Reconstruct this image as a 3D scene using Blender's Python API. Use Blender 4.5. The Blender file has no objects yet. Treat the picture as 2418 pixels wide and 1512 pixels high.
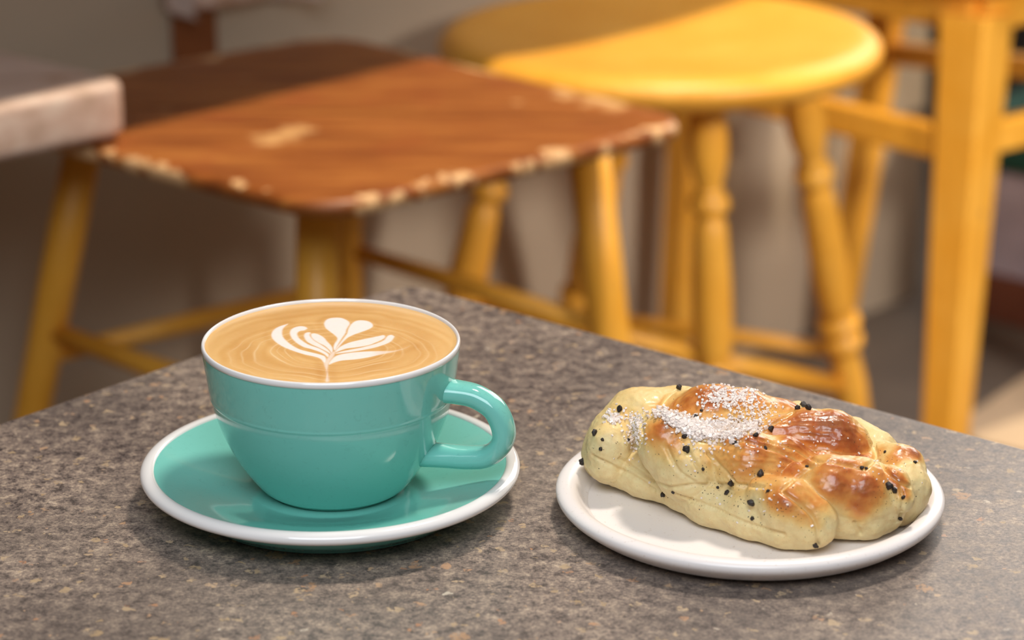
import bpy, bmesh, math, random
import numpy as np
from mathutils import Vector, Matrix, noise
from mathutils.bvhtree import BVHTree
random.seed(7); rng = np.random.default_rng(7)
SC = bpy.context.scene; COL = SC.collection
# ------------------------------------------------------------------ camera
FPX = 6050.0; PITCH = math.radians(18.9); CH = 0.9
cd = bpy.data.cameras.new('camera'); cam = bpy.data.objects.new('camera', cd); COL.objects.link(cam)
cam.location = (0, 0, CH); cam.rotation_euler = (math.pi/2-PITCH, 0, 0)
cd.sensor_width = 36; cd.lens = 36*FPX/2418; cd.clip_start = .05
cd.dof.use_dof = True; cd.dof.focus_distance = .935; cd.dof.aperture_fstop = 8.5
SC.camera = cam
# ------------------------------------------------------------------ world, lights, exposure
SC.view_settings.view_transform = 'Standard'; SC.view_settings.look = 'None'
SC.view_settings.gamma = 1; SC.view_settings.use_curve_mapping = False
SC.view_settings.exposure = 0.0
W = bpy.data.worlds.new('world'); SC.world = W; W.use_nodes = True
bg = W.node_tree.nodes['Background']; bg.inputs[0].default_value = (1.0, .90, .82, 1); bg.inputs[1].default_value = .17
def light(name, kind, loc, target, power, color, size=.1, sizey=None, spot=None):
    l = bpy.data.lights.new(name, kind); l.energy = power; l.color = color
    if kind == 'AREA':
        l.shape = 'RECTANGLE' if sizey else 'DISK'; l.size = size
        if sizey: l.size_y = sizey
    else: l.shadow_soft_size = size
    if spot: l.spot_size = math.radians(spot); l.spot_blend = .6
    o = bpy.data.objects.new(name, l); COL.objects.link(o); o.location = loc
    o.rotation_euler = (Vector(target)-Vector(loc)).to_track_quat('-Z', 'Y').to_euler()
    return o
KEY = (.35, 1.55, 2.4)
light('ceiling_spotlight', 'SPOT', KEY, (.06, 1.88, .4), 205, (1, .86, .66), .022, spot=44)
light('pendant_lamp', 'SPOT', (.28, 1.35, 1.75), (.04, .90, .53), 52, (1, .90, .78), .09, spot=42)
light('window_light', 'AREA', (1.05, 3.05, 1.4), (.1, .9, .53), 18, (1, .93, .86), 1.1, 1.2)
light('front_fill_light', 'AREA', (-.05, .05, 1.45), (0, .95, .5), 11, (.84, .92, 1), .8, .6)  # added soft cool fill above the camera, no window there
light('side_fill_spot', 'SPOT', (1.35, .55, 1.15), (.30, 2.12, .12), 130, (1, .92, .84), .16, spot=28)  # added spot to brighten the stool and chair legs at the right
light('wall_patch_spot', 'SPOT', (2.6, 1.3, .8), (.36, 2.62, .29), 130, (1, .86, .66), .03, spot=9)  # added narrow beam that throws the lit patch onto the wall
# ------------------------------------------------------------------ helpers
FW = Vector((0, math.cos(PITCH), -math.sin(PITCH))); UP = Vector((0, math.sin(PITCH), math.cos(PITCH)))
def ray(x, y): return FW + Vector(((x-1209)/FPX, 0, 0)) + UP*(-(y-756)/FPX)
def at(x, y, z):
    r = ray(x, y); return Vector((0, 0, CH)) + r*((z-CH)/r.z)
def project(p):
    d = Vector(p)-Vector((0, 0, CH)); w = d.dot(FW); return 1209+FPX*d.x/w, 756-FPX*d.dot(UP)/w
def tag(o, label=None, cat=None, group=None, kind=None):
    for k, v in (('label', label), ('category', cat), ('group', group), ('kind', kind)):
        if v: o[k] = v
    return o
def empty(name, loc=(0, 0, 0)):
    o = bpy.data.objects.new(name, None); o.empty_display_size = .02; COL.objects.link(o); o.location = loc; return o
def link(name, me, mat=None, parent=None, smooth=True):
    if mat: me.materials.append(mat)
    if smooth: me.polygons.foreach_set('use_smooth', [True]*len(me.polygons))
    o = bpy.data.objects.new(name, me); COL.objects.link(o)
    if parent:
        o.parent = parent; o.matrix_parent_inverse = Matrix.Translation(-parent.location)
    return o
def meshd(name, V, F): 
    me = bpy.data.meshes.new(name); me.from_pydata([tuple(v) for v in V], [], F); me.update(); return me
def fixn(me):
    bm = bmesh.new(); bm.from_mesh(me); bmesh.ops.recalc_face_normals(bm, faces=bm.faces); bm.to_mesh(me); bm.free(); return me
def lathe(name, prof, c, mat, parent=None, n=128, closed=False, axis=None):
    """prof: list of (r, z) ; c: base point; axis: optional Matrix"""
    V, F, idx = [], [], []
    for r, z in prof:
        if r < 1e-6: idx.append([len(V)]); V.append(Vector((0, 0, z)))
        else:
            idx.append(list(range(len(V), len(V)+n)))
            for i in range(n):
                a = 2*math.pi*i/n; V.append(Vector((r*math.cos(a), r*math.sin(a), z)))
    pairs = list(zip(idx, idx[1:])) + ([(idx[-1], idx[0])] if closed else [])
    for A, B in pairs:
        if len(A) == 1 and len(B) == 1: continue
        for i in range(n):
            j = (i+1) % n
            if len(A) == 1: F.append((A[0], B[j], B[i]))
            elif len(B) == 1: F.append((A[i], A[j], B[0]))
            else: F.append((A[i], A[j], B[j], B[i]))
    M = Matrix.Translation(Vector(c)) if axis is None else Matrix.Translation(Vector(c)) @ axis
    V = [M @ v for v in V]
    return link(name, fixn(meshd(name, V, F)), mat, parent)
def spl(P, k=8):
    """Catmull-Rom through points (any dimension)"""
    P = [np.array(p, float) for p in P]; P = [2*P[0]-P[1]]+P+[2*P[-1]-P[-2]]; out = []
    for i in range(1, len(P)-2):
        for j in range(k):
            t = j/k; a, b, c_, d = P[i-1:i+3]
            out.append(.5*((2*b)+(c_-a)*t+(2*a-5*b+4*c_-d)*t*t+(3*b-a-3*c_+d)*t**3))
    out.append(P[-2]); return out
def rod(name, p, q, prof, mat, parent=None, n=24, square=None):
    """turned rod from p to q; prof: list of (t along, radius)"""
    p, q = Vector(p), Vector(q); d = q-p; L = d.length
    ax = d.to_track_quat('Z', 'Y').to_matrix().to_4x4()
    if square is None:
        pr = [(0, prof[0][0]*L)] + [(r, t*L) for t, r in prof] + [(0, prof[-1][0]*L)]
        return lathe(name, pr, p, mat, parent, n, axis=ax)
    x = Vector(square).normalized(); z = d.normalized(); y = z.cross(x).normalized(); x = y.cross(z)
    V, F = [], []
    ch = .16
    for t, r in prof:
        for sx, sy in ((1-ch, -1), (1, -1+ch), (1, 1-ch), (1-ch, 1), (-1+ch, 1), (-1, 1-ch), (-1, -1+ch), (-1+ch, -1)):
            V.append(p+d*t+x*sx*r+y*sy*r)
    m = len(prof)
    for k in range(m-1):
        for i in range(8): j = (i+1) % 8; F.append((k*8+i, k*8+j, k*8+8+j, k*8+8+i))
    F.append(tuple(range(7, -1, -1))); F.append(tuple(range((m-1)*8, m*8)))
    return link(name, fixn(meshd(name, V, F)), mat, parent, False)
def slab(name, quad, ztop, th, mat, parent=None, rc=.06, eb=.004, ns=8, under=0):
    """rounded-corner board; quad: 4 xy corners; rc: corner radius (in m)"""
    q = [Vector((c[0], c[1])) for c in quad]
    su = ((q[1]-q[0]).length+(q[2]-q[3]).length)/2; sv = ((q[3]-q[0]).length+(q[2]-q[1]).length)/2
    def outline(ins):
        pts = []; r = max(rc-ins, .0005)
        for cx, cy, a0 in ((su-rc, rc, -90), (su-rc, sv-rc, 0), (rc, sv-rc, 90), (rc, rc, 180)):
            for k in range(ns+1):
                a = math.radians(a0+90*k/ns); pts.append((cx+r*math.cos(a), cy+r*math.sin(a)))
        out = []
        for X, Y in pts:
            s, t = X/su, Y/sv
            out.append(q[0]*(1-s)*(1-t)+q[1]*s*(1-t)+q[2]*s*t+q[3]*(1-s)*t)
        return out
    rings = []
    m = 5
    for k in range(m+1):
        a = math.pi/2*k/m; rings.append((eb*(1-math.sin(a)), ztop-eb*(1-math.cos(a))))
    rings = [(eb*(1-math.cos(math.pi/2*k/m)), ztop-eb+eb*math.sin(math.pi/2*k/m)) for k in range(m, -1, -1)]
    rings += [(eb*(1-math.cos(math.pi/2*k/m))+under*(k/m), ztop-th+eb-eb*math.sin(math.pi/2*k/m)) for k in range(m+1)]
    V, F = [], []; n = 4*(ns+1)
    for ins, z in rings: V += [(p.x, p.y, z) for p in outline(ins)]
    for k in range(len(rings)-1):
        for i in range(n): j = (i+1) % n; F.append((k*n+i, k*n+j, k*n+n+j, k*n+n+i))
    F.append(tuple(range(n))); F.append(tuple(range((len(rings)-1)*n, len(rings)*n)))
    return link(name, fixn(meshd(name, V, F)), mat, parent)
def box(name, c, sx, sy, sz, ang, mat, parent=None, bev=.003):
    bm = bmesh.new(); bmesh.ops.create_cube(bm, size=1)
    bmesh.ops.scale(bm, vec=(sx, sy, sz), verts=bm.verts)
    if bev: bmesh.ops.bevel(bm, geom=bm.edges[:], offset=bev, segments=2, affect='EDGES', profile=.5)
    bmesh.ops.rotate(bm, matrix=Matrix.Rotation(ang, 3, 'Z'), verts=bm.verts, cent=(0, 0, 0))
    bmesh.ops.translate(bm, vec=c, verts=bm.verts)
    me = bpy.data.meshes.new(name); bm.to_mesh(me); bm.free(); return link(name, me, mat, parent, False)
# ------------------------------------------------------------------ materials
def srgb(r, g, b):
    f = lambda c: ((c/255+.055)/1.055)**2.4 if c > 10 else c/255/12.92
    return (f(r), f(g), f(b), 1)
class NT:
    def __init__(s, name):
        s.m = bpy.data.materials.new(name); s.m.use_nodes = True; s.t = s.m.node_tree; s.b = s.t.nodes['Principled BSDF']
        s.tc = s.t.nodes.new('ShaderNodeTexCoord')
    def n(s, typ, **kw):
        nd = s.t.nodes.new(typ)
        for k, v in kw.items(): setattr(nd, k, v)
        return nd
    def l(s, a, b): s.t.links.new(a, b)
    def vec(s, scale=(1, 1, 1), rot=0):
        mp = s.n('ShaderNodeMapping'); mp.inputs['Scale'].default_value = scale; mp.inputs['Rotation'].default_value = (0, 0, rot)
        g = s.n('ShaderNodeNewGeometry'); s.l(g.outputs['Position'], mp.inputs[0]); return mp.outputs[0]
    def noise(s, scale, detail=3, rough=.5, vec=None, dist=0):
        nd = s.n('ShaderNodeTexNoise'); nd.inputs['Scale'].default_value = scale; nd.inputs['Detail'].default_value = detail
        nd.inputs['Roughness'].default_value = rough; nd.inputs['Distortion'].default_value = dist
        s.l(vec if vec is not None else s.vec(), nd.inputs['Vector']); return nd.outputs['Fac']
    def ramp(s, fac, stops, interp='LINEAR'):
        r = s.n('ShaderNodeValToRGB'); r.color_ramp.interpolation = interp; e = r.color_ramp.elements
        while len(e) < len(stops): e.new(.5)
        for i, (p, c) in enumerate(stops): e[i].position = p; e[i].color = c if len(c) == 4 else (*c, 1)
        s.l(fac, r.inputs[0]); return r.outputs[0]
    def mix(s, fac, a, b, mode='MIX'):
        m = s.n('ShaderNodeMix', data_type='RGBA', blend_type=mode)
        for v, i in ((fac, 0), (a, 6), (b, 7)):
            if isinstance(v, (int, float)): m.inputs[i].default_value = v
            elif isinstance(v, tuple): m.inputs[i].default_value = v
            else: s.l(v, m.inputs[i])
        return m.outputs[2]
    def math(s, op, a, b=None, clamp=False):
        m = s.n('ShaderNodeMath', operation=op, use_clamp=clamp)
        for i, v in enumerate((a, b)):
            if v is None: continue
            if isinstance(v, (int, float)): m.inputs[i].default_value = v
            else: s.l(v, m.inputs[i])
        return m.outputs[0]
    def set(s, base=None, rough=None, bump=None, bs=.2, bd=.001, coat=0, ior=None, sss=0, spec=None):
        def put(name, v):
            if isinstance(v, (int, float, tuple)): s.b.inputs[name].default_value = v
            else: s.l(v, s.b.inputs[name])
        if base is not None: put('Base Color', base)
        if rough is not None: put('Roughness', rough)
        if coat: put('Coat Weight', coat); put('Coat Roughness', .03)
        if ior: put('IOR', ior)
        if spec is not None: put('Specular IOR Level', spec)
        if sss: put('Subsurface Weight', sss); s.b.inputs['Subsurface Radius'].default_value = (1, .6, .3); s.b.inputs['Subsurface Scale'].default_value = .004
        if bump is not None:
            b = s.n('ShaderNodeBump'); b.inputs['Strength'].default_value = bs; b.inputs['Distance'].default_value = bd
            s.l(bump, b.inputs['Height']); s.l(b.outputs[0], s.b.inputs['Normal'])
        return s.m
K_, W_ = (0, 0, 0, 1), (1, 1, 1, 1)
def m_table():
    s = NT('grey_speckled_laminate')
    fine = s.noise(900, 4, .75); med = s.noise(160, 4, .65); big = s.noise(14, 4, .6); vb = s.noise(5, 2, .5)
    f = s.math('ADD', s.math('MULTIPLY', fine, .55), s.math('MULTIPLY', med, .45))
    base = s.ramp(f, [(.41, srgb(42, 36, 37)), (.47, srgb(112, 98, 92)), (.54, srgb(150, 132, 118)), (.62, srgb(200, 178, 154))])
    base = s.mix(s.ramp(big, [(.36, (.55,)*3), (.62, K_[:3])]), base, srgb(66, 57, 56))
    base = s.mix(s.ramp(vb, [(.4, K_), (.7, (.35,)*3)]), base, srgb(150, 138, 125))
    v = s.n('ShaderNodeTexVoronoi'); v.inputs['Scale'].default_value = 260
    wv = s.n('ShaderNodeVectorMath', operation='ADD'); nz = s.n('ShaderNodeTexNoise'); nz.inputs['Scale'].default_value = 300
    sc = s.n('ShaderNodeVectorMath', operation='SCALE'); sc.inputs['Scale'].default_value = .007
    s.l(s.vec(), nz.inputs['Vector']); s.l(nz.outputs['Color'], sc.inputs[0]); s.l(s.vec(), wv.inputs[0]); s.l(sc.outputs[0], wv.inputs[1]); s.l(wv.outputs[0], v.inputs['Vector'])
    sep = s.n('ShaderNodeSeparateColor'); s.l(v.outputs['Color'], sep.inputs[0])
    near = s.math('LESS_THAN', v.outputs['Distance'], s.math('MULTIPLY', sep.outputs[1], .62))
    pick = s.math('MULTIPLY', s.math('GREATER_THAN', sep.outputs[0], .80), near)
    fl = s.ramp(sep.outputs[2], [(0, srgb(168, 142, 108)), (.5, srgb(186, 162, 132)), (.85, srgb(176, 126, 92)), (1, srgb(200, 190, 172))])
    pk = s.math('MULTIPLY', pick, s.ramp(s.noise(420, 2, .6), [(.36, K_), (.52, (.9,)*3)]))
    base = s.mix(pk, base, fl)
    # larger tan chips
    v2 = s.n('ShaderNodeTexVoronoi'); v2.inputs['Scale'].default_value = 75; s.l(wv.outputs[0], v2.inputs['Vector'])
    sp2 = s.n('ShaderNodeSeparateColor'); s.l(v2.outputs['Color'], sp2.inputs[0])
    p2 = s.math('MULTIPLY', s.math('GREATER_THAN', sp2.outputs[0], .95), s.math('LESS_THAN', v2.outputs['Distance'], .27))
    base = s.mix(s.math('MULTIPLY', p2, s.ramp(s.noise(500, 2, .6), [(.4, K_), (.5, (.8,)*3)])), base, srgb(176, 138, 104))
    return s.set(base, s.ramp(med, [(.3, (.38,)*3), (.7, (.5,)*3)]), f, .25, .0004)
def m_glaze(name, col, rough=.1, dark=.0):
    s = NT(name)
    c = s.mix(s.ramp(s.noise(260, 4, .7, dist=1.5), [(.30, (.25,)*3), (.42, K_)]), col, tuple(v*.6 for v in col[:3])+(1,)) if dark else col
    return s.set(c, rough, s.noise(30, 2), .04, .002, coat=.3)
def m_plain(name, col, rough=.5, var=.12, scale=20, bump=.1, metal=0):
    s = NT(name); n = s.noise(scale, 4, .6)
    d = tuple(max(0, v*(1-var)) for v in col[:3])+(1,); l = tuple(min(1, v*(1+var)) for v in col[:3])+(1,)
    s.b.inputs['Metallic'].default_value = metal
    return s.set(s.ramp(n, [(.3, d), (.7, l)]), rough, n, bump, .002)
def m_yellow():
    s = NT('yellow_painted_wood'); n = s.noise(14, 4, .6); st = s.noise(40, 4, .6, s.vec((6, 6, .6)))
    c = s.ramp(n, [(.3, srgb(240, 168, 50)), (.7, srgb(250, 186, 74))])
    c = s.mix(s.ramp(st, [(.35, (.3,)*3), (.6, K_)]), c, srgb(205, 138, 36))
    c = s.mix(s.ramp(s.noise(60, 3, .6), [(.72, K_), (.76, (.8,)*3)]), c, srgb(150, 112, 70))
    return s.set(c, .42, st, .12, .001)
def m_brownseat():
    s = NT('worn_orange_stained_wood')
    g = s.noise(9, 5, .65, s.vec((1, 7, 1), math.radians(41)), .4); n = s.noise(22, 4, .6); w = s.noise(11, 5, .65)
    c = s.ramp(g, [(.3, srgb(116, 58, 20)), (.5, srgb(150, 84, 32)), (.7, srgb(182, 116, 54))])
    c = s.mix(s.ramp(n, [(.5, K_), (.8, (.5,)*3)]), c, srgb(150, 70, 34))
    c = s.mix(s.ramp(w, [(.62, K_), (.68, (.75,)*3)]), c, srgb(226, 176, 116))
    at_ = s.n('ShaderNodeAttribute', attribute_name='edge')
    e = s.math('ADD', at_.outputs['Fac'], s.math('MULTIPLY', s.math('SUBTRACT', s.noise(26, 4, .6), .5), 3.2))
    c = s.mix(s.ramp(e, [(.80, K_), (.92, (.9,)*3)]), c, srgb(236, 190, 138))
    return s.set(c, .42, g, .15, .001)
def m_pinkwood():
    s = NT('limewashed_pinkish_wood'); g = s.noise(10, 5, .65, s.vec((1, 8, 8), math.radians(41)), .3)
    c = s.ramp(g, [(.3, srgb(190, 160, 140)), (.5, srgb(214, 184, 168)), (.7, srgb(226, 204, 188))])
    c = s.mix(s.ramp(s.noise(18, 4, .6, s.vec((1, 1, 3))), [(.58, K_), (.68, (.6,)*3)]), c, srgb(176, 132, 96))
    return s.set(c, .55, g, .2, .001)
def m_wall():
    s = NT('cream_wall_paint'); n = s.noise(3, 3, .5); f = s.noise(60, 3, .5)
    return s.set(s.ramp(n, [(.3, srgb(172, 154, 132)), (.7, srgb(188, 170, 148))]), .7, f, .05, .001)
def m_floor():
    s = NT('brown_grey_concrete_floor'); n = s.noise(4, 5, .6); f = s.noise(40, 4, .6)
    c = s.ramp(n, [(.3, srgb(88, 76, 66)), (.7, srgb(112, 98, 84))])
    return s.set(s.mix(s.ramp(f, [(.3, (.3,)*3), (.6, K_)]), c, srgb(80, 70, 60)), .6, f, .1, .001)
MT = m_table(); MY = m_yellow(); MB = m_brownseat(); MP = m_pinkwood(); MW = m_wall(); MF = m_floor()
MG = m_glaze('teal_glaze', srgb(122, 200, 188), .09, 1); MWG = m_glaze('white_glaze', srgb(236, 232, 230), .12)
MPL = NT('off_white_stoneware'); MPL = MPL.set(MPL.mix(MPL.ramp(MPL.noise(700, 2, .5), [(.66, K_), (.74, (.35,)*3)]), srgb(240, 232, 229), srgb(186, 164, 144)), .28, MPL.noise(60, 3), .08, .001)
# ------------------------------------------------------------------ room
T = .525
WA = math.radians(43); wd = Vector((math.cos(WA), math.sin(WA), 0)); wn = Vector((math.sin(WA), -math.cos(WA), 0)); w0 = Vector((.2388, 2.5142, 0))
def wallp(s, off, z): return w0 + wd*s + wn*off + Vector((0, 0, z))     # off: distance out of the wall towards the room
def wbox(name, s0, s1, o0, o1, z0, z1, mat, parent=None, bev=.002):
    c = wallp((s0+s1)/2, (o0+o1)/2, (z0+z1)/2); return box(name, c, s1-s0, o1-o0, z1-z0, WA, mat, parent, bev)
fl = meshd('floor', [(-3.5, -2, 0), (3.5, -2, 0), (3.5, 5, 0), (-3.5, 5, 0), (-3.5, -2, -.05), (3.5, -2, -.05), (3.5, 5, -.05), (-3.5, 5, -.05)],
           [(0, 1, 2, 3), (7, 6, 5, 4), (0, 4, 5, 1), (1, 5, 6, 2), (2, 6, 7, 3), (3, 7, 4, 0)])
tag(link('floor', fl, MF, None, False), kind='structure')
tag(wbox('wall_back', -3.2, .287, -.12, 0, 0, 2.7, MW, bev=0), kind='structure')
tag(wbox('wall_far', .2, 3.2, -1.0, -.9, 0, 2.7, m_plain('dark_blue_grey_wall_paint', srgb(48, 46, 58), .7), bev=0), kind='structure')
# ------------------------------------------------------------------ table
CA = at(962, 668, T); dl = Vector((math.cos(math.radians(-130.67)), math.sin(math.radians(-130.67)), 0)); dr = Vector((math.cos(math.radians(-40.04)), math.sin(math.radians(-40.04)), 0))
S_ = .70
tc_ = CA + (dl+dr)*S_/2
tb = empty('cafe_table', (tc_.x, tc_.y, 0))
tag(tb, 'square grey speckled cafe table in the foreground under the cup and plate', 'table')
tt = slab('table_top', [CA, CA+dl*S_, CA+(dl+dr)*S_, CA+dr*S_], T, .024, MT, tb, .014, .0012)
slab('edge_band', [CA+(dl+dr)*-.0006, CA+dl*(S_+.0006)-dr*.0006, CA+(dl+dr)*(S_+.0006), CA+dr*(S_+.0006)-dl*.0006], T-.0016, .0208, m_plain('tan_edge_band', srgb(170, 118, 88), .5), tb, .0146, .0008)
MS = m_plain('dark_steel', srgb(50, 48, 46), .4, metal=.8)
lathe('pedestal', [(0, .012), (.03, .012), (.03, T-.03), (0, T-.03)], (tc_.x, tc_.y, 0), MS, tb, 32)
lathe('base', [(0, 0), (.2, 0), (.205, .006), (.19, .012), (.05, .02), (0, .02)], (tc_.x, tc_.y, 0), MS, tb, 64)
lathe('mounting_plate', [(0, T-.034), (.1, T-.034), (.1, T-.0245), (0, T-.0245)], (tc_.x, tc_.y, 0), MS, tb, 32)
# ------------------------------------------------------------------ saucer, cup, coffee
SX, SY = -.0677, .8880
sa = empty('saucer', (SX, SY, T)); tag(sa, 'teal saucer with a white rim under the coffee cup', 'saucer')
dish = spl([(.0, .0052), (.020, .0052), (.0285, .0052), (.0335, .0060), (.0450, .0092), (.0560, .0125), (.0640, .0146), (.0663, .0150)], 6)
under = spl([(.0663, .0112), (.0645, .0096), (.0590, .0056), (.0535, .0022), (.0510, .0003), (.0490, .0003), (.0470, .0018), (.0, .0028)], 5)
lathe('dish', [tuple(p) for p in dish]+[tuple(p) for p in under], (SX, SY, T), MG, sa, 160)
rimc = [(.0672+.0032*math.cos(a), .0133+.0024*math.sin(a)) for a in [2*math.pi*k/20 for k in range(20)]]
rimc = [(.0655, .0151)] + [(.0674+.0033*math.cos(a), .0134+.0024*math.sin(a)) for a in np.linspace(math.radians(105), math.radians(-105), 16)] + [(.0655, .0113)]
lathe('rim', rimc, (SX, SY, T), MWG, sa, 160, closed=True)
cx, cy = -.0665, .8886; CZ = T+.0052
cu = empty('coffee_cup', (cx, cy, CZ)); tag(cu, 'teal flat white cup with a white lip, standing on the teal saucer', 'cup')
outer = [(p[0]+.00016*math.exp(-((p[1]-.0382)/.0004)**2), p[1]) for p in spl([(.0268, .0016), (.0276, .0022), (.0300, .0050), (.0338, .0103), (.0376, .0168), (.0408, .0238), (.0433, .0312), (.0451, .0384), (.0461, .0450), (.0470, .0520), (.0474, .0562)], 20)]
inner = [(.0464, .0564), (.0458, .050), (.044, .036), (.038, .018), (.024, .005), (0, .0045)]
lathe('cup_body', [(0, .0022), (.0235, .0022), (.0238, .0003), (.0250, .0003), (.0252, .0016)]+outer+inner, (cx, cy, CZ), MG, cu, 160)
lathe('white_lip', [(.0456, .0518), (.0461, .0573), (.0464, .0580), (.0468, .0583), (.0473, .0580), (.0476, .0572), (.04755, .0561), (.0468, .0558)], (cx, cy, CZ), MWG, cu, 160, closed=True)
# handle: flat oval strap swept along a loop, slightly towards the camera
ha = math.radians(-17); hx = Vector((math.cos(ha), math.sin(ha), 0)); hy = Vector((-math.sin(ha), math.cos(ha), 0))
hp = spl([(.0430, .0428, .0068), (.0490, .0427, .0060), (.0560, .0417, .0055), (.0630, .0375, .0055), (.0664, .0300, .0058), (.0655, .0242, .0060), (.0605, .0192, .0060), (.0530, .0176, .0060), (.0450, .0172, .0062), (.0350, .0168, .0070)], 8)
V, F = [], []; NR = 24
for i, (r, z, w) in enumerate(hp):
    a = np.array(hp[max(i-1, 0)][:2]); b = np.array(hp[min(i+1, len(hp)-1)][:2]); t = (b-a)/np.linalg.norm(b-a)
    nr = Vector((0, 0, 1))*t[0] - hx*t[1]; c = Vector((cx, cy, CZ))+hx*r+Vector((0, 0, z))
    for k in range(NR):
        an = 2*math.pi*k/NR; ca, sa_ = math.cos(an), math.sin(an)
        V.append(c + hy*w*math.copysign(abs(ca)**.8, ca) + nr*.0040*math.copysign(abs(sa_)**.9, sa_))
for i in range(len(hp)-1):
    for k in range(NR): j = (k+1) % NR; F.append((i*NR+k, i*NR+j, i*NR+NR+j, i*NR+NR+k))
F.append(tuple(range(NR))); F.append(tuple(range((len(hp)-1)*NR, len(hp)*NR)))
link('handle', fixn(meshd('handle', V, F)), MG, cu)
# coffee surface with the poured milk pattern
ZS = 6.3632
def zpoly(pts): return np.array([[*at(600+x/ZS, 730+y/ZS, CZ+.0574)[:2]] for x, y in pts])
POLY = [
 [(1052,240),(1075,190),(1130,158),(1220,145),(1310,150),(1370,172),(1420,205),(1436,240),(1412,280),(1385,330),(1372,380),(1330,440),(1290,500),(1250,570),(1215,640),(1195,600),(1210,540),(1245,490),(1250,450),(1200,400),(1120,340),(1075,300)],
 [(1460,245),(1520,200),(1600,185),(1700,195),(1760,225),(1785,265),(1760,300),(1700,330),(1620,360),(1520,395),(1440,430),(1380,470),(1320,530),(1260,600),(1215,650),(1240,595),(1300,520),(1360,440),(1400,385),(1412,335),(1432,290)],
 [(510,238),(400,270),(320,310),(275,360),(262,420),(290,475),(350,530),(450,590),(600,650),(760,700),(900,730),(1000,765),(1060,830),(1085,790),(1060,730),(980,700),(860,670),(700,630),(580,570),(490,500),(430,430),(420,360),(440,300)],
 [(800,310),(770,285),(700,275),(620,290),(560,325),(540,380),(560,440),(600,490),(660,540),(750,590),(860,620),(980,660),(1060,700),(1110,740),(1120,700),(1050,650),(950,600),(830,560),(730,500),(670,450),(645,390),(680,350),(760,335)],
 [(750,430),(765,385),(810,368),(850,375),(835,400),(850,440),(900,490),(980,540),(1060,590),(1130,650),(1150,690),(1080,650),(980,600),(870,550),(790,500)],
 [(860,390),(910,385),(980,405),(1050,450),(1100,510),(1150,560),(1180,620),(1170,680),(1130,630),(1060,570),(980,530),(900,480),(860,430)],
 [(1970,425),(1940,410),(1850,430),(1700,460),(1560,490),(1440,520),(1340,560),(1260,610),(1215,670),(1300,640),(1400,610),(1560,590),(1720,560),(1850,510),(1950,460)],
 [(2110,430),(2070,405),(2010,420),(1960,480),(1880,520),(1760,560),(1600,600),(1440,630),(1300,660),(1220,690),(1400,670),(1600,640),(1800,600),(1960,550),(2060,500)],
 [(2350,560),(2250,600),(2100,640),(1900,650),(1700,655),(1500,670),(1350,690),(1240,720),(1160,780),(1120,850),(1200,820),(1320,790),(1500,775),(1700,745),(1900,700),(2100,660),(2250,620)],
 [(1150,690),(1215,650),(1200,720),(1140,800),(1110,870),(1100,940),(1110,1000),(1120,1080),(1075,1080),(1090,1000),(1085,930),(1060,870),(1050,820),(1090,780)]]
def sdpoly(P, Q):
    """signed distance (negative inside) of points P to polygon Q"""
    d = np.full(len(P), 1e9); ins = np.zeros(len(P), bool)
    for i in range(len(Q)):
        a, b = Q[i], Q[(i+1) % len(Q)]; e = b-a; w = P-a
        t = np.clip((w@e)/(e@e+1e-18), 0, 1); d = np.minimum(d, np.linalg.norm(w-t[:, None]*e, axis=1))
        c = ((a[1] > P[:, 1]) != (b[1] > P[:, 1])) & (P[:, 0] < (b[0]-a[0])*(P[:, 1]-a[1])/(b[1]-a[1]+1e-18)+a[0]); ins ^= c
    return np.where(ins, -d, d)
NRr, NA = 190, 420; Rc = .0463
rr = Rc*np.linspace(0, 1, NRr+1)[1:]; aa = np.linspace(0, 2*math.pi, NA, endpoint=False)
X = np.concatenate([[0], np.outer(rr, np.cos(aa)).ravel()]); Y = np.concatenate([[0], np.outer(rr, np.sin(aa)).ravel()])
R_ = np.hypot(X, Y)/Rc; Zc = .0569 + .0016*np.clip(1-R_**4, 0, 1)*.6 + np.where(R_ > .97, (R_-.97)*.01, 0)
P2 = np.stack([X+cx, Y+cy], 1)
ctr = zpoly([(1200, 640)])[0]
milk = np.zeros(len(P2)); halo = np.full(len(P2), 1e9)
for i, pg in enumerate(POLY):
    Q = np.array(spl([*zpoly(pg), zpoly(pg)[0]], 3))[:-1]
    sd = sdpoly(P2, Q); halo = np.minimum(halo, sd)
    soft = .00035; strength = (1, 1, 1, 1, .95, .97, .95, .9, .95, .62)[i]
    if i == 8: strength = strength*np.clip(1-(P2[:, 0]-zpoly([(1750, 680)])[0, 0])/.0135, .12, 1)
    milk = np.maximum(milk, strength*np.clip(.5-sd/(2*soft), 0, 1))
dx, dy = P2[:, 0]-ctr[0], P2[:, 1]-ctr[1]
ang = np.arctan2(dy, dx); rad = np.hypot(dx*.95, dy*1.05)
nz = np.array([noise.noise((x*90, y*90, 3.1)) for x, y in P2]); nz2 = np.array([noise.noise((x*700, y*700, 7.7)) for x, y in P2]); nz3 = np.array([noise.noise((x*28, y*28, 1.7)) for x, y in P2])
wob = rad + .0022*nz + .005*nz3
rings = .5+.5*np.sin(wob/.0019*2*math.pi/2.2) ; rings2 = .5+.5*np.sin(wob/.0031*2*math.pi/2+2+ang)
cA = np.array([.70, .38, .12]); cB = np.array([.82, .51, .21]); cD = np.array([.58, .27, .07]); cM = np.array([.93, .84, .78])
t = np.clip(.28+.55*(rings*.35+rings2*.65)*np.clip(rad/.012, 0, 1)+.25*nz3+.12*nz2, 0, 1)[:, None]
col = cA*(1-t)+cB*t
dk = np.exp(-((R_-.72+.05*nz3)/.13)**2)*.5+np.exp(-((halo-.002)/.0016)**2)*.45
dk = np.clip(dk*(.7+.6*nz), 0, .8)[:, None]; col = col*(1-dk)+cD*dk
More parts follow.
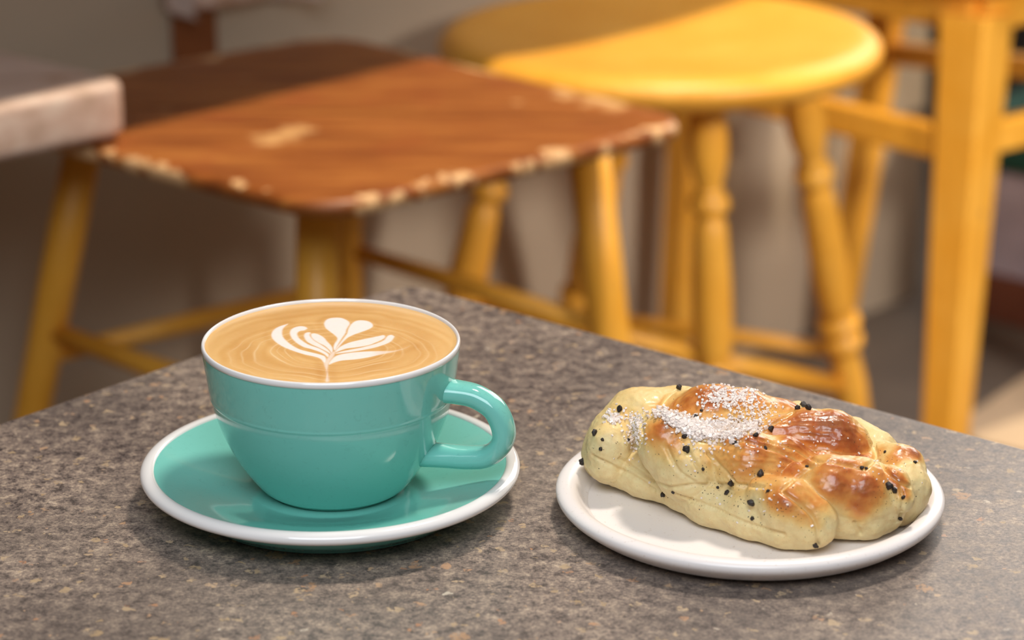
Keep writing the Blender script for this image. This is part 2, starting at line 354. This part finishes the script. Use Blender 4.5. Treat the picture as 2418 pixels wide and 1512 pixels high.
edge = np.clip((R_-.90)/.08, 0, 1)[:, None]*.7; col = col*(1-edge)+np.array([.76, .47, .19])*edge
for rad0, w_, s_ in ((.0215, .00035, .75), (.0168, .0003, .6), (.0193, .0002, .5), (.0275, .0004, .55), (.031, .0003, .5), (.0345, .0003, .4)):
    th = (np.exp(-((wob-rad0)/w_)**2)*s_*(.6+.8*nz))[:, None].clip(0, 1); col = col*(1-th)+np.array([.88, .64, .36])*th
milk = (milk*(1+.06*nz2)).clip(0, 1)[:, None]; col = col*(1-milk)+cM*milk
V = np.stack([X+cx, Y+cy, Zc+CZ], 1)
F = [(0, 1+i, 1+(i+1) % NA) for i in range(NA)]
for k in range(NRr-1):
    b = 1+k*NA
    F += [(b+i, b+NA+i, b+NA+(i+1) % NA, b+(i+1) % NA) for i in range(NA)]
me = meshd('coffee', V, F)
ca_ = me.color_attributes.new('Col', 'FLOAT_COLOR', 'POINT'); ca_.data.foreach_set('color', np.concatenate([col, np.ones((len(col), 1))], 1).ravel())
s = NT('milk_coffee'); a_ = s.n('ShaderNodeAttribute', attribute_name='Col'); s.set(a_.outputs['Color'], .28, s.noise(1500, 2), .05, .0003, sss=.15)
tag(link('coffee', me, s.m), 'flat white coffee with a rosetta of white milk foam filling the teal cup', 'coffee')
# ------------------------------------------------------------------ plate
pc = (at(1309, 1152, T+.010)+at(2229, 1152, T+.010))/2; PX, PY = pc.x, pc.y
pp = spl([(0, .0045), (.030, .0045), (.0560, .0045), (.0600, .0050), (.0625, .0075), (.0645, .0100), (.0672, .0112), (.0700, .0108), (.0714, .0092), (.0708, .0070), (.0680, .0045), (.0640, .0018), (.0600, .0003), (.0560, .0003), (.054, .0010), (.02, .0012), (0, .0012)], 5)
tag(lathe('plate', [tuple(p) for p in pp], (PX, PY, T), MPL, None, 160), 'round off-white stoneware plate with a raised rim holding the bun', 'plate')
# ------------------------------------------------------------------ braided bun
Z0 = T+.0046
CH_ = {  # strand: [(px, py, centre height above plate, radius)]
 'back_dome': [(1620,1005,.0225,.0130),(1680,1020,.0235,.0172),(1760,1024,.0215,.0160),(1830,1022,.0205,.0128),(1880,985,.021,.0062)],
 'left_end': [(1600,1000,.0205,.0142),(1515,1018,.0190,.0158),(1465,1045,.0160,.0125),(1440,1070,.012,.0105)],
 'left_tip': [(1472,1012,.0235,.0055),(1440,1050,.0190,.0080),(1438,1090,.0120,.0085)],
 'left_mid': [(1535,1012,.0285,.0070),(1580,1050,.0255,.0115),(1635,1100,.0195,.0135),(1678,1128,.0140,.0110)],
 'left_thin': [(1640,1060,.0245,.0060),(1698,1108,.0195,.0080),(1742,1143,.0150,.0072)],
 'mid_band': [(1712,1086,.0235,.0085),(1765,1103,.0220,.0126),(1825,1112,.0195,.0118),(1890,1108,.0185,.0055)],
 'mid_strip': [(1780,1052,.0272,.0045),(1850,1073,.0258,.0064),(1915,1095,.0225,.0040)],
 'brown_lobe': [(1770,1033,.0270,.0035),(1830,1032,.0262,.0080),(1900,1037,.0248,.0108),(1962,1048,.0228,.0120),(1996,1062,.0205,.0100)],
 'right_back': [(2005,1032,.018,.0080),(2070,1066,.017,.0080)],
 'front_dome': [(1890,1150,.0178,.0088),(1955,1155,.0182,.0118),(2025,1168,.0155,.0130),(2062,1185,.0120,.0122)],
 'front_dome_low': [(1960,1200,.0110,.0110),(2040,1215,.0085,.0102)],
 'front_flank': [(1812,1172,.0172,.0078),(1862,1198,.0150,.0100),(1912,1232,.0105,.0100)],
 'right_end': [(2088,1082,.0180,.0066),(2122,1110,.0162,.0090),(2132,1155,.0125,.0096),(2118,1185,.0085,.0094)],
 'crescent': [(2064,1130,.0202,.0056),(2106,1148,.0192,.0062),(2128,1180,.0158,.0048)],
 'base_front': [(1435,1088,.0085,.0085),(1530,1120,.0090,.0090),(1600,1150,.0080,.0082)],
 'base_mid': [(1615,1160,.0080,.0080),(1690,1185,.0085,.0098),(1780,1212,.0085,.0100),(1860,1238,.0080,.0094),(1905,1246,.0075,.0085)],
 'core': [(1500,1075,.011,.0130),(1640,1088,.0120,.0155),(1790,1115,.0120,.0150),(1940,1140,.0110,.0138),(2070,1140,.0095,.0120)],
}
chains = {}
for nme, pts in CH_.items(): chains[nme] = np.array([[*at(x, y, Z0+z), r] for x, y, z, r in pts])
def sd_chain(P, C):
    d = None
    for a, b in zip(C, C[1:]):
        e = b[:3]-a[:3]; t = np.clip(((P-a[:3])@e)/(e@e), 0, 1); r = a[3]+(b[3]-a[3])*t
        q = np.linalg.norm(P-a[:3]-t[:, None]*e, axis=1)-r
        if d is None: d = q
        else:
            k = .003; h = np.clip(.5+.5*(d-q)/k, 0, 1); d = d*(1-h)+q*h-k*h*(1-h)
    return d
def sd_bun(P):
    d = None
    for C in chains.values():
        q = sd_chain(P, C)
        if d is None: d = q
        else:
            k = .0009; h = np.clip(.5+.5*(d-q)/k, 0, 1); d = d*(1-h)+q*h-k*h*(1-h)
    fz = Z0-P[:, 2]; k = .003; h = np.clip(.5-.5*(d-fz)/k, 0, 1); return fz*h+d*(1-h)+k*h*(1-h)
bm = bmesh.new()
for C in chains.values():
    for a, b in zip(C, C[1:]):
        L = np.linalg.norm(b[:3]-a[:3]); m = max(2, int(L/.003))
        for t in np.linspace(0, 1, m):
            p = a+(b-a)*t
            bmesh.ops.create_icosphere(bm, subdivisions=2, radius=p[3]*1.04, matrix=Matrix.Translation(Vector(p[:3])))
for v in bm.verts: v.co.z = max(v.co.z, Z0-.0002)
tmp = bpy.data.meshes.new('tmp'); bm.to_mesh(tmp); bm.free(); to = bpy.data.objects.new('tmp', tmp); COL.objects.link(to)
md = to.modifiers.new('r', 'REMESH'); md.mode = 'VOXEL'; md.voxel_size = .00048
dg = bpy.context.evaluated_depsgraph_get(); dg.update(); ev = to.evaluated_get(dg); bun = bpy.data.meshes.new_from_object(ev); bun.name = 'bun'
bpy.data.objects.remove(to); nv = len(bun.vertices)
P = np.empty(nv*3); bun.vertices.foreach_get('co', P); P = P.reshape(-1, 3)
def grad(P):
    e = 2e-4; g = np.stack([sd_bun(P+np.eye(3)[i]*e)-sd_bun(P-np.eye(3)[i]*e) for i in range(3)], 1)
    return g/(np.linalg.norm(g, axis=1, keepdims=True)+1e-12)
for it in range(4):
    g = grad(P); P -= g*np.clip(sd_bun(P), -.003, .003)[:, None]*.9
N = grad(P)
allq = np.stack([sd_chain(P, C) for C in chains.values()], 1); names = list(chains); own = allq.argmin(1)
srt = np.sort(allq, 1); crease = np.exp(-(srt[:, 1]-srt[:, 0])/.0010)
# wrinkles and stretch streaks running along each strand
n1 = np.array([noise.fractal((p[0]*120, p[1]*120, p[2]*120), 1, 2, 4) for p in P])
n2 = np.array([noise.noise((p[0]*650, p[1]*650, p[2]*650)) for p in P])
stk = np.zeros(nv)
for i, nme in enumerate(names):
    C = chains[nme]; a, b = C[0, :3], C[-1, :3]; ax = (b-a)/np.linalg.norm(b-a); m = own == i
    q = P[m]-a; al = q@ax; pe = q-al[:, None]*ax
    fr = 900 if nme in ('brown_lobe', 'mid_strip', 'mid_band', 'left_thin') else 420
    conv = 1/(1+al/ .05*.6) if nme == 'brown_lobe' else np.ones(len(al))
    stk[m] = [noise.noise(((x*fr+al_*90)*c_, y*fr*c_, z*fr*c_)) for (x, y, z), al_, c_ in zip(pe, al, conv)]
amp = np.where(own == names.index('brown_lobe'), .00032, np.where(np.isin(own, [names.index(k) for k in ('mid_strip', 'mid_band')]), .00026, .00016))
flat = np.clip((P[:, 2]-Z0)/.002, 0, 1)
P2_ = P + N*((n1*.00055+n2*.00010+stk*amp)*flat)[:, None]
CR = [[(1621,1060),(1647,1104),(1683,1144)],[(1673,1072),(1707,1108),(1739,1144)],[(1465,1084),(1512,1116),(1576,1150),(1635,1146),(1679,1146),(1735,1146),(1800,1150)],
 [(1846,1156),(1909,1108),(1937,1096)],[(1846,1162),(1893,1195),(1921,1227),(1931,1259),(1931,1290)],[(2018,1235),(2032,1262)],[(2128,1148),(2132,1188),(2124,1227)],
 [(1790,1037),(1877,1060),(1925,1088),(1965,1090)],[(2040,1108),(2068,1080),(2064,1050),(2088,1043)],[(1556,969),(1580,933),(1627,910)],[(1512,990),(1516,1029),(1508,1057)],[(1873,973),(1818,1005),(1758,1029)],
 [(1640,1035),(1700,1048),(1760,1040)],[(1400,1078),(1440,1098),(1500,1128),(1545,1158)],[(1600,1170),(1680,1198),(1760,1235),(1850,1262)],[(1575,1060),(1600,1110),(1640,1140)],[(2075,1090),(2110,1130),(2150,1150)],[(1965,1092),(2010,1100),(2040,1108)],[(1750,1040),(1830,1062),(1880,1085),(1915,1105)]]
b0 = BVHTree.FromPolygons([tuple(v) for v in P2_], [tuple(p.vertices) for p in bun.polygons]); groove = np.zeros(nv)
for cv in CR:
    pts = []
    for x, y in spl(cv, 14):
        h = b0.ray_cast(Vector((0, 0, CH)), ray(x, y).normalized())[0]
        if h: pts.append(h)
    if not pts: continue
    pts = np.array(pts); m = np.where((np.abs(P2_-pts.mean(0)).max(1) < .05))[0]
    d = np.min(np.linalg.norm(P2_[m][:, None, :]-pts[None], axis=2), axis=1)
    groove[m] = np.maximum(groove[m], np.exp(-(d/.0008)**2)) - .25*np.exp(-((d-.0021)/.0009)**2)*(groove[m] < .2)
P2_ = P2_ - N*(groove*.0011)[:, None]
bun.vertices.foreach_set('co', P2_.ravel()); bun.update()
bvh = BVHTree.FromPolygons([tuple(v) for v in P2_], [tuple(p.vertices) for p in bun.polygons])
def hit(x, y):
    h = bvh.ray_cast(Vector((0, 0, CH)), ray(x, y).normalized()); return (h[0], h[1]) if h[0] else (None, None)
# crust colour: brown where the oven caught each strand (px, py, radius px x, strength)
brown = np.zeros(nv)
for x, y, r, st in [(1600,950,50,.55),(1650,935,60,.75),(1705,930,55,.7),(1760,945,50,.45),(1810,950,55,.5),(1860,950,35,.75),(1890,945,22,.9),
    (1545,1010,35,.5),(1570,1030,40,.55),(1600,1055,28,.35),(1480,985,22,.35),
    (1790,1045,30,.9),(1840,1020,40,.95),(1900,1000,50,1.0),(1960,1000,50,1.1),(2010,1030,45,1.15),(2020,1070,35,1.1),(1960,1050,60,1.0),(1880,1045,50,.95),(1730,1035,20,.6),
    (1760,1075,50,.55),(1820,1105,55,.62),(1880,1105,35,.7),(1700,1080,40,.45),(1750,1120,45,.35),(1850,1075,25,.6),(1900,1095,20,.6),
    (1960,1110,50,.65),(2010,1115,45,.7),(2020,1150,45,1.0),(2050,1165,35,1.0),(2030,1200,28,.9),(2070,1160,35,.7),(1900,1160,40,.55),(1960,1150,40,.6),(1920,1190,35,.4),
    (1830,1170,30,.7),(1870,1190,30,.65),(1900,1220,22,.6),(1925,1235,16,.5),(1850,1185,30,.7),
    (2140,1065,25,.9),(2165,1070,18,.9),(2110,1085,22,.55),(2090,1120,25,.9),(2120,1140,22,.95),(2140,1165,16,.8),(2080,1065,15,.4),(1940,965,20,.5)]:
    h, _ = hit(x, y)
    if h is None: continue
    rm = r/6400*1.15; d2 = ((P-np.array(h))**2).sum(1)
    qv = st*np.exp(-(d2/(rm*rm))**1.4*.8); brown = np.maximum(np.maximum(brown, qv), .82*(brown+qv-brown*qv*.6))
upw = np.clip(N[:, 2], 0, 1)
hz = (P[:, 2]-Z0)
brown = brown*(.35+.65*np.clip(hz/.012, 0, 1))+.18*upw*np.clip((hz-.010)/.015, 0, 1)
brown = brown*(1+.22*n1+.22*stk)*(1-.35*np.clip(crease, 0, 1))*(1-.35*np.clip(groove, 0, 1))*.86 + .04*n1
brown = np.clip(brown+np.clip(n2-.45, 0, 1)*.15, 0, 1.2)
stops = np.array([0, .22, .45, .68, .9, 1.2]); cs = np.array([srgb(232,212,158)[:3], srgb(234,200,130)[:3], srgb(228,172,96)[:3], srgb(214,136,64)[:3], srgb(180,94,42)[:3], srgb(140,66,30)[:3]])
col = np.stack([np.interp(brown, stops, cs[:, i]) for i in range(3)], 1)
ca_ = bun.color_attributes.new('Col', 'FLOAT_COLOR', 'POINT'); ca_.data.foreach_set('color', np.concatenate([col, np.ones((nv, 1))], 1).ravel())
gl = bun.attributes.new('gloss', 'FLOAT', 'POINT'); gl.data.foreach_set('value', np.clip(brown*1.1, 0, 1))
s = NT('baked_dough_crust'); a_ = s.n('ShaderNodeAttribute', attribute_name='Col'); g_ = s.n('ShaderNodeAttribute', attribute_name='gloss')
c = s.mix(s.ramp(s.noise(1400, 3, .6), [(.66, K_), (.72, (.55,)*3)]), a_.outputs['Color'], srgb(120, 84, 44))
c = s.mix(s.ramp(s.noise(350, 4, .6), [(.35, (.22,)*3), (.6, K_)]), c, srgb(206, 150, 84))
s.b.inputs['Coat Roughness'].default_value = .12; s.l(s.math('MULTIPLY', g_.outputs['Fac'], .42, True), s.b.inputs['Coat Weight'])
s.set(c, s.ramp(g_.outputs['Fac'], [(.1, (.55,)*3), (.6, (.30,)*3)]), s.noise(700, 4, .6), .25, .0006, sss=.12)
bx_ = empty('braided_bun', (PX, PY, Z0)); tag(bx_, 'braided golden brown bun with pearl sugar and dark seeds on the off-white plate', 'bun')
bun.materials.clear(); link('dough', bun, s.m, bx_)
# --- dark seeds
MSD = m_plain('dark_seed', srgb(44, 34, 30), .45, .4, 900, .4)
protos = []
for k in range(5):
    b2 = bmesh.new(); bmesh.ops.create_icosphere(b2, subdivisions=3, radius=1)
    for v in b2.verts:
        v.co *= 1+.45*noise.noise(v.co*1.3+Vector((k*9, 0, 0)))+.22*noise.noise(v.co*3.4+Vector((k*5, 0, 0)))
        v.co.z *= .8
    mm = bpy.data.meshes.new('cardamom_seed'); b2.to_mesh(mm); b2.free(); mm.materials.append(MSD); mm.polygons.foreach_set('use_smooth', [True]*len(mm.polygons)); protos.append(mm)
for x, y, r in [(1602,917,7),(1464,967,8),(1405,1024,8),(1377,1090,9),(1641,985,8),(1656,970,4),(1617,1032,7),(1619,1064,8),(1726,1016,4.5),(1821,1013,7),(1784,1030,6),(1737,1048,7),(1797,1124,9),(1806,1060,5),
    (1727,1140,7),(1717,1165,6),(1568,1168,7),(1896,960,9),(1908,965,8),(1884,966,6),(1776,1187,8),(1814,1160,5),(2098,1148,9),(2112,1158,6),(2134,1175,5),(1924,1288,7),(2126,1225,6),(1906,1103,4),(1423,1039,3.5),(1483,1040,3.5),(1419,1061,4),(1695,1153,4),
    (1777,1225,4),(1660,1108,4),(2035,1105,5),(2160,1093,4),(2090,1068,3.5),(1590,1163,4),(2046,1108,4)]:
    h, n = hit(x, y)
    if h is None: continue
    o = bpy.data.objects.new('cardamom_seed', random.choice(protos)); COL.objects.link(o); sz = r/6400*random.uniform(.85, 1.08)
    o.parent = bx_; o.matrix_parent_inverse = Matrix.Translation(-bx_.location)
    o.location = h+n*sz*.35; o.scale = (sz*1.1, sz, sz); o.rotation_euler = (random.random()*3, random.random()*3, random.random()*6)
# --- ground seed specks and sugar crystals
def crumbs(name, places, mat, shape):
    V, F = [], []
    for h, n, s1 in places:
        R = n.to_track_quat('Z', 'Y').to_matrix() @ Matrix.Rotation(random.random()*6.28, 3, 'Z') @ Matrix.Rotation(random.gauss(0, .6), 3, 'X')
        b = len(V); sx, sy, sz = s1*random.uniform(.6, 1.2), s1*random.uniform(.5, .9), s1*random.uniform(.4, .8)
        if shape == 'cube':
            for dx_, dy_, dz_ in ((-1,-1,-1),(1,-1,-1),(1,1,-1),(-1,1,-1),(-1,-1,1),(1,-1,1),(1,1,1),(-1,1,1)):
                V.append(h+n*sz*.5+R@Vector((dx_*sx*random.uniform(.75, 1), dy_*sy*random.uniform(.75, 1), dz_*sz)))
            F += [(b,b+3,b+2,b+1),(b+4,b+5,b+6,b+7),(b,b+1,b+5,b+4),(b+1,b+2,b+6,b+5),(b+2,b+3,b+7,b+6),(b+3,b,b+4,b+7)]
        else:
            for d_ in ((1,0,0),(-1,0,0),(0,1,0),(0,-1,0),(0,0,.6),(0,0,-.6)): V.append(h+R@Vector((d_[0]*sx, d_[1]*sy, d_[2]*sz)))
            F += [(b,b+2,b+4),(b+2,b+1,b+4),(b+1,b+3,b+4),(b+3,b,b+4),(b+2,b,b+5),(b+1,b+2,b+5),(b+3,b+1,b+5),(b,b+3,b+5)]
    o = link(name, fixn(meshd(name, V, F)), mat, bx_, False); tag(o, kind='stuff'); return o
def scatter(lst):
    out = []
    for x, y, rx, ry, n_, s0, s1 in lst:
        for _ in range(n_):
            px, py = random.gauss(x, rx), random.gauss(y, ry); h, n = hit(px, py)
            if h is None or n.z < -.1: continue
            out.append((h, n, random.uniform(s0, s1)))
    return out
sp = scatter([(1450,1060,40,30,40,.0001,.0003),(1600,1060,60,50,40,.0001,.0003),(1700,1150,60,25,70,.0001,.00038),(1800,1190,60,35,90,.0001,.0004),(1780,1060,70,40,50,.0001,.0003),(1880,1230,50,30,40,.0001,.0003),
    (2080,1100,50,40,60,.0001,.00035),(2110,1180,30,40,50,.0001,.00035),(1700,960,80,30,30,.0001,.0003),(1650,1190,60,20,35,.0001,.0003),(1720,1200,60,30,40,.0001,.0003)])
crumbs('ground_seed_specks', sp, MSD, 'oct')
s = NT('sugar_crystal'); s.b.inputs['Transmission Weight'].default_value = .12; s.set(srgb(253, 240, 232), .22, ior=1.5)
V_ = []
def band(pts, width, n_, s0, s1):
    P_ = spl(pts, 6)
    for _ in range(n_):
        p = random.choice(P_); w = np.interp(P_.index(p) if False else 0, [0], [width]); px, py = p[0]+random.gauss(0, width), p[1]+random.gauss(0, width*.55)
        h, n = hit(px, py)
        if h is not None: V_.append((h+n*random.uniform(0, .0012), n, random.uniform(s0, s1)))
band([(1560,975),(1600,992),(1640,1010),(1690,1022),(1740,1020),(1790,1005)], 13, 900, .0004, .0008)
band([(1620,1005),(1660,1015),(1700,1018),(1740,1012)], 20, 1300, .0004, .0008)
V_ += scatter([(1700,930,22,16,120,.0003,.0007),(1730,945,32,14,200,.0003,.0007),(1760,925,18,10,70,.0003,.0007),(1790,975,30,14,110,.0003,.0006),(1450,985,12,9,70,.0004,.0008),(1500,1020,12,25,150,.0003,.0006),(1510,990,10,10,40,.0003,.0006),
    (1680,905,40,4,25,.0003,.0006),(1620,1080,100,50,35,.0003,.0005),(1780,1190,60,40,25,.0003,.0005),(2100,1120,40,30,20,.0003,.0005),(1960,1030,40,30,25,.0002,.0004),(1830,1060,60,20,20,.0003,.0005),(1660,1040,30,12,60,.0003,.0006)])
crumbs('sugar_crystals', V_, s.m, 'cube')
# ------------------------------------------------------------------ background stools
def on_leg(p, q, py):
    lo, hi = 0., 1.
    for _ in range(40):
        m = (lo+hi)/2
        if project(p.lerp(q, m))[1] < py: lo = m
        else: hi = m
    return p.lerp(q, lo)
def plainleg(par, p, q, r0, r1, name='leg'): return rod(name, p, q, [(0, r0), (.3, r0*1.02), (.8, r1*1.05), (1, r1)], MY, par)
# orange-brown square stool
quad = [at(x, y, .455) for x, y in ((-177,243),(765,492),(1658,282),(790,78))]
bs = empty('square_stool', (sum(q.x for q in quad)/4, sum(q.y for q in quad)/4, 0))
tag(bs, 'low stool with a worn orange-brown square seat and plain yellow legs', 'stool')
seat = slab('seat', quad, .455, .016, MB, bs, .04, .006, under=.022)
# finely divided top so that the worn rim can follow the edge
bm = bmesh.new(); bm.from_mesh(seat.data)
big = [f for f in bm.faces if len(f.verts) > 8]
topf = max(big, key=lambda f: f.calc_center_median().z)
lay = bm.verts.layers.float.new('edge')
for v in bm.verts: v[lay] = .78
r_ = bmesh.ops.inset_region(bm, faces=[topf], thickness=.012, use_even_offset=True)
for v in topf.verts: v[lay] = .38
bmesh.ops.inset_region(bm, faces=[topf], thickness=.02, use_even_offset=True)
for v in topf.verts: v[lay] = -.2
bm.to_mesh(seat.data); bm.free()
La = (at(205,300,.44), at(-35,1560,0)); Lb = (at(752,430,.44), at(738,1921,0)); Lc = (at(818,200,.44), at(836,1404,0)); Le = (at(1378,262,.44), at(1530,1577,0))
for (p, q), r in ((La, .0135), (Lb, .0145), (Lc, .010), (Le, .0155)): plainleg(bs, p, q, r, r*.85)
def rung(par, A, ya, B, yb, r, mat=None): rod('stretcher', on_leg(*A, ya), on_leg(*B, yb), [(0, r*.8), (.5, r), (1, r*.8)], mat or MY, par, 16)
rung(bs, Lc, 590, Le, 775, .0075); rung(bs, La, 845, Lc, 670, .0075); rung(bs, La, 778, Lb, 1010, .0085); rung(bs, Lb, 1015, Le, 850, .0075)
# round stool with turned legs
rc_ = Vector((.1225, 2.085, 0)); RZ = .440
ro = empty('round_stool', rc_); tag(ro, 'round yellow painted stool with turned legs behind the bun', 'stool')
sp_ = spl([(0, -.007), (.06, -.006), (.12, -.003), (.155, 0), (.168, -.002), (.1745, -.009), (.173, -.018), (.160, -.027), (.13, -.033), (.06, -.035), (0, -.035)], 5)
lathe('seat', [(p[0]*1.05, p[1]*1.05) for p in sp_], (rc_.x, rc_.y, RZ), MY, ro, 96)
TURN = [(0,.013),(.03,.0135),(.06,.0165),(.10,.0185),(.14,.0180),(.18,.0145),(.196,.0118),(.204,.0118),(.209,.0150),(.214,.0118),(.222,.0175),(.235,.0190),(.248,.0178),(.256,.0120),(.264,.0118),(.275,.0150),(.31,.0165),(.40,.0185),(.48,.0190),(.54,.0180),(.575,.0155),(.583,.0130),(.589,.0195),(.602,.0220),(.614,.0200),(.620,.0142),(.628,.0142),(.634,.0195),(.647,.0215),(.660,.0195),(.668,.0135),(.69,.0150),(.76,.0175),(.88,.0155),(1,.0125)]
Lg = (at(1668,215,.408), at(1696,1285,.001)); Lh = (at(1882,170,.408), at(2039,1111,.001)); Ld = (at(1213,180,.408), at(962,1275,.001)); Lf = (at(1484,150,.408), at(1306,1008,.001))
for i, (p, q) in enumerate((Lg, Lh, Ld, Lf)): rod('leg', p, q, [(t, r*(.9 if i == 0 else .9)) for t, r in TURN], MY, ro, 28)
rung(ro, Ld, 700, Lg, 848, .0085); rung(ro, Lg, 850, Lh, 918, .0095); rung(ro, Lf, 745, Lh, 830, .0075)
# yellow square-legged chair on the right
ch_c = Vector((.33, 2.36, 0)); ch = empty('wooden_chair', ch_c); tag(ch, 'yellow wooden chair with square legs and rails at the right edge', 'chair')
u = Vector((math.cos(math.radians(139.5)), math.sin(math.radians(139.5)), 0)); v_ = Vector((math.cos(math.radians(46)), math.sin(math.radians(46)), 0))
Kt = at(2306,30,.435); Kb = Vector((Kt.x-.008, Kt.y-.01, 0))
def leg2(name, p, q, r0, r1): rod(name, p, q, [(0, r0), (1, r1)], MY, ch, square=u)
DW, DD = .30, .235
Kl = (Kt, Kb); Il = (Kt+u*DW, Kb+u*(DW+.01)); Jl = (at(2122,-150,.435), at(1973,812,0)); Ml = (Kt+v_*(DD+.02)-u*.03, Kb+v_*(DD+.03)-u*.03+Vector((0, 0, .003)))
leg2('leg', *Kl, .0245, .0155); leg2('leg', *Il, .016, .012); leg2('leg', *Jl, .0155, .013); leg2('leg', *Ml, .020, .016)
def rail(p, q, w, h):
    d = (q-p); a = math.atan2(d.y, d.x); L = Vector((d.x, d.y, 0)).length; c = (p+q)/2
    bm = bmesh.new(); bmesh.ops.create_cube(bm, size=1); bmesh.ops.scale(bm, vec=(L, w, h), verts=bm.verts)
    bmesh.ops.bevel(bm, geom=bm.edges[:], offset=.003, segments=2, affect='EDGES', profile=.5)
    M = Matrix.Translation(c) @ (d.to_track_quat('X', 'Z').to_matrix().to_4x4()); bmesh.ops.transform(bm, matrix=M, verts=bm.verts)
    me = bpy.data.meshes.new('rail'); bm.to_mesh(me); bm.free(); return link('rail', me, MY, ch, False)
rail(on_leg(*Kl, 350), on_leg(*Il, 190), .018, .030)
rail(on_leg(*Jl, 122), on_leg(*Ml, 190), .018, .022)
rail(on_leg(*Kl, 335), on_leg(*Ml, 232), .016, .030)
rail(Kt+Vector((0, 0, .002)), Kt+u*DW+Vector((0, 0, .002)), .022, .034); rail(Jl[0], Ml[0], .022, .034); rail(Kt, Ml[0], .022, .034); rail(Il[0], Jl[0], .022, .034)
o4 = [Kt-u*.03-v_*.03, Kt+u*(DW+.03)-v_*.03, Kt+u*(DW+.01)+v_*(DD+.05), Kt-u*.06+v_*(DD+.05)]
slab('seat', o4, .475, .020, MY, ch, .03, .006)
# pale bench at the left edge
pc0 = at(318, 190, .497); e1 = Vector((math.cos(math.radians(139.5)), math.sin(math.radians(139.5)), 0)); e2 = Vector((math.cos(math.radians(-137.5)), math.sin(math.radians(-137.5)), 0))
ps = empty('wooden_bench', pc0+e1*.11+e2*.3); ps.location.z = 0
tag(ps, 'pale limewashed wooden bench end cut off by the left edge of the photo', 'bench')
slab('seat', [pc0, pc0+e1*.22, pc0+e1*.22+e2*.6, pc0+e2*.6], .497, .037, MP, ps, .022, .006)
for a_, b_ in ((.04, .21), (.18, .21), (.04, .54), (.18, .54)):
    t_ = pc0+e1*a_+e2*b_; plainleg(ps, Vector((t_.x, t_.y, .466)), Vector((t_.x, t_.y, 0)), .015, .013)
# pale wall ledge at the top edge with its bracket
lg = empty('wall_ledge', at(400, 17, .47)); lg.location.z = .45
tag(lg, 'pale wooden ledge on the wall at the top left above the brown seat', 'shelf')
lc = at(412, 40, .466); so = (lc-w0).dot(wn); ss = (lc-w0).dot(wd)
slab('board', [wallp(ss, so, 0), wallp(ss+.13, so, 0), wallp(ss+.13, .001, 0), wallp(ss, .001, 0)], .492, .026, MP, lg, .045, .006)
wbox('bracket', ss+.008, ss+.052, .001, so-.015, .385, .4665, m_plain('dark_brown_wood', srgb(130, 72, 34), .5), lg)
# unseen board with brackets, added to throw the shadow edge across the stool seats
ct = empty('unseen_shade_board', wallp(-.8, .2, 1.0)); tag(ct, 'unseen wooden board added along the wall to cast shade on the stools, out of the frame', 'shadow caster')
slab('board', [wallp(-2.4, .50, 0), wallp(.10, .312, 0), wallp(.10, .001, 0), wallp(-2.4, .001, 0)], .965, .035, m_plain('shade_board_oak', srgb(150, 104, 62), .5), ct, .004, .003)
for s_ in (-1.9, -.9, .02): wbox('bracket', s_-.015, s_+.015, .001, .25, .80, .929, MS, ct)  # brackets of the added unseen shade board
# thin beige sheet at the lower right: pool of light painted onto the floor
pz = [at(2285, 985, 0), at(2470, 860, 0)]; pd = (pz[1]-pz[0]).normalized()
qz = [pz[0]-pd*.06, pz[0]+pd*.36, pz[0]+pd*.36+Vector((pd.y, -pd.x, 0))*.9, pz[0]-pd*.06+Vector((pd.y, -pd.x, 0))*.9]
fz_ = slab('painted_floor_light_1', qz, .003, .0028, m_plain('floor_light_beige', srgb(205, 180, 148), .6), None, .01, .001); tag(fz_, kind='structure')
# low bench at the far right
bp = at(2262, 742, 0); bd = Vector((math.cos(math.radians(-40)), math.sin(math.radians(-40)), 0)); bn = Vector((-bd.y, bd.x, 0))
bb = empty('low_bench', (bp.x+.25, bp.y, 0)); tag(bb, 'low lilac-grey bench with a dark green cushion and brown plinth behind the chair', 'bench')
def bbox(name, d0, d1, e0, e1_, z0, z1, mat, bev=.003):
    c = bp+bd*(d0+d1)/2+bn*(e0+e1_)/2; return box(name, (c.x, c.y, (z0+z1)/2), d1-d0, e1_-e0, z1-z0, math.radians(-40), mat, bb, bev)
bbox('plinth', 0, .9, 0, .4, 0, .052, m_plain('brown_plinth_wood', srgb(110, 62, 44), .5))
bbox('front_panel', 0, .9, .005, .4, .052, .168, m_plain('lilac_grey_panel', srgb(176, 166, 180), .6))
bbox('cushion', -.005, .9, -.005, .4, .168, .235, m_plain('dark_teal_fabric', srgb(20, 74, 62), .8), .012)
bag = bmesh.new(); bmesh.ops.create_uvsphere(bag, u_segments=32, v_segments=20, radius=1)
for v in bag.verts:
    v.co = Vector((v.co.x*.17, v.co.y*.09, (v.co.z*.09+.0)*(1+.3*math.cos(v.co.x*2)))); v.co += Vector((0, 0, .02))*noise.noise(v.co*20)
    v.co.z = max(v.co.z, -.075)
me = bpy.data.meshes.new('cloth_bag'); bag.to_mesh(me); bag.free(); bo = link('cloth_bag', me, m_plain('black_cloth', srgb(22, 20, 22), .85))
bo.location = bp+bd*.22+bn*.16+Vector((0, 0, .312)); bo.rotation_euler = (0, 0, math.radians(-40)); tag(bo, 'soft black cloth bag lying on the dark green bench cushion', 'bag')
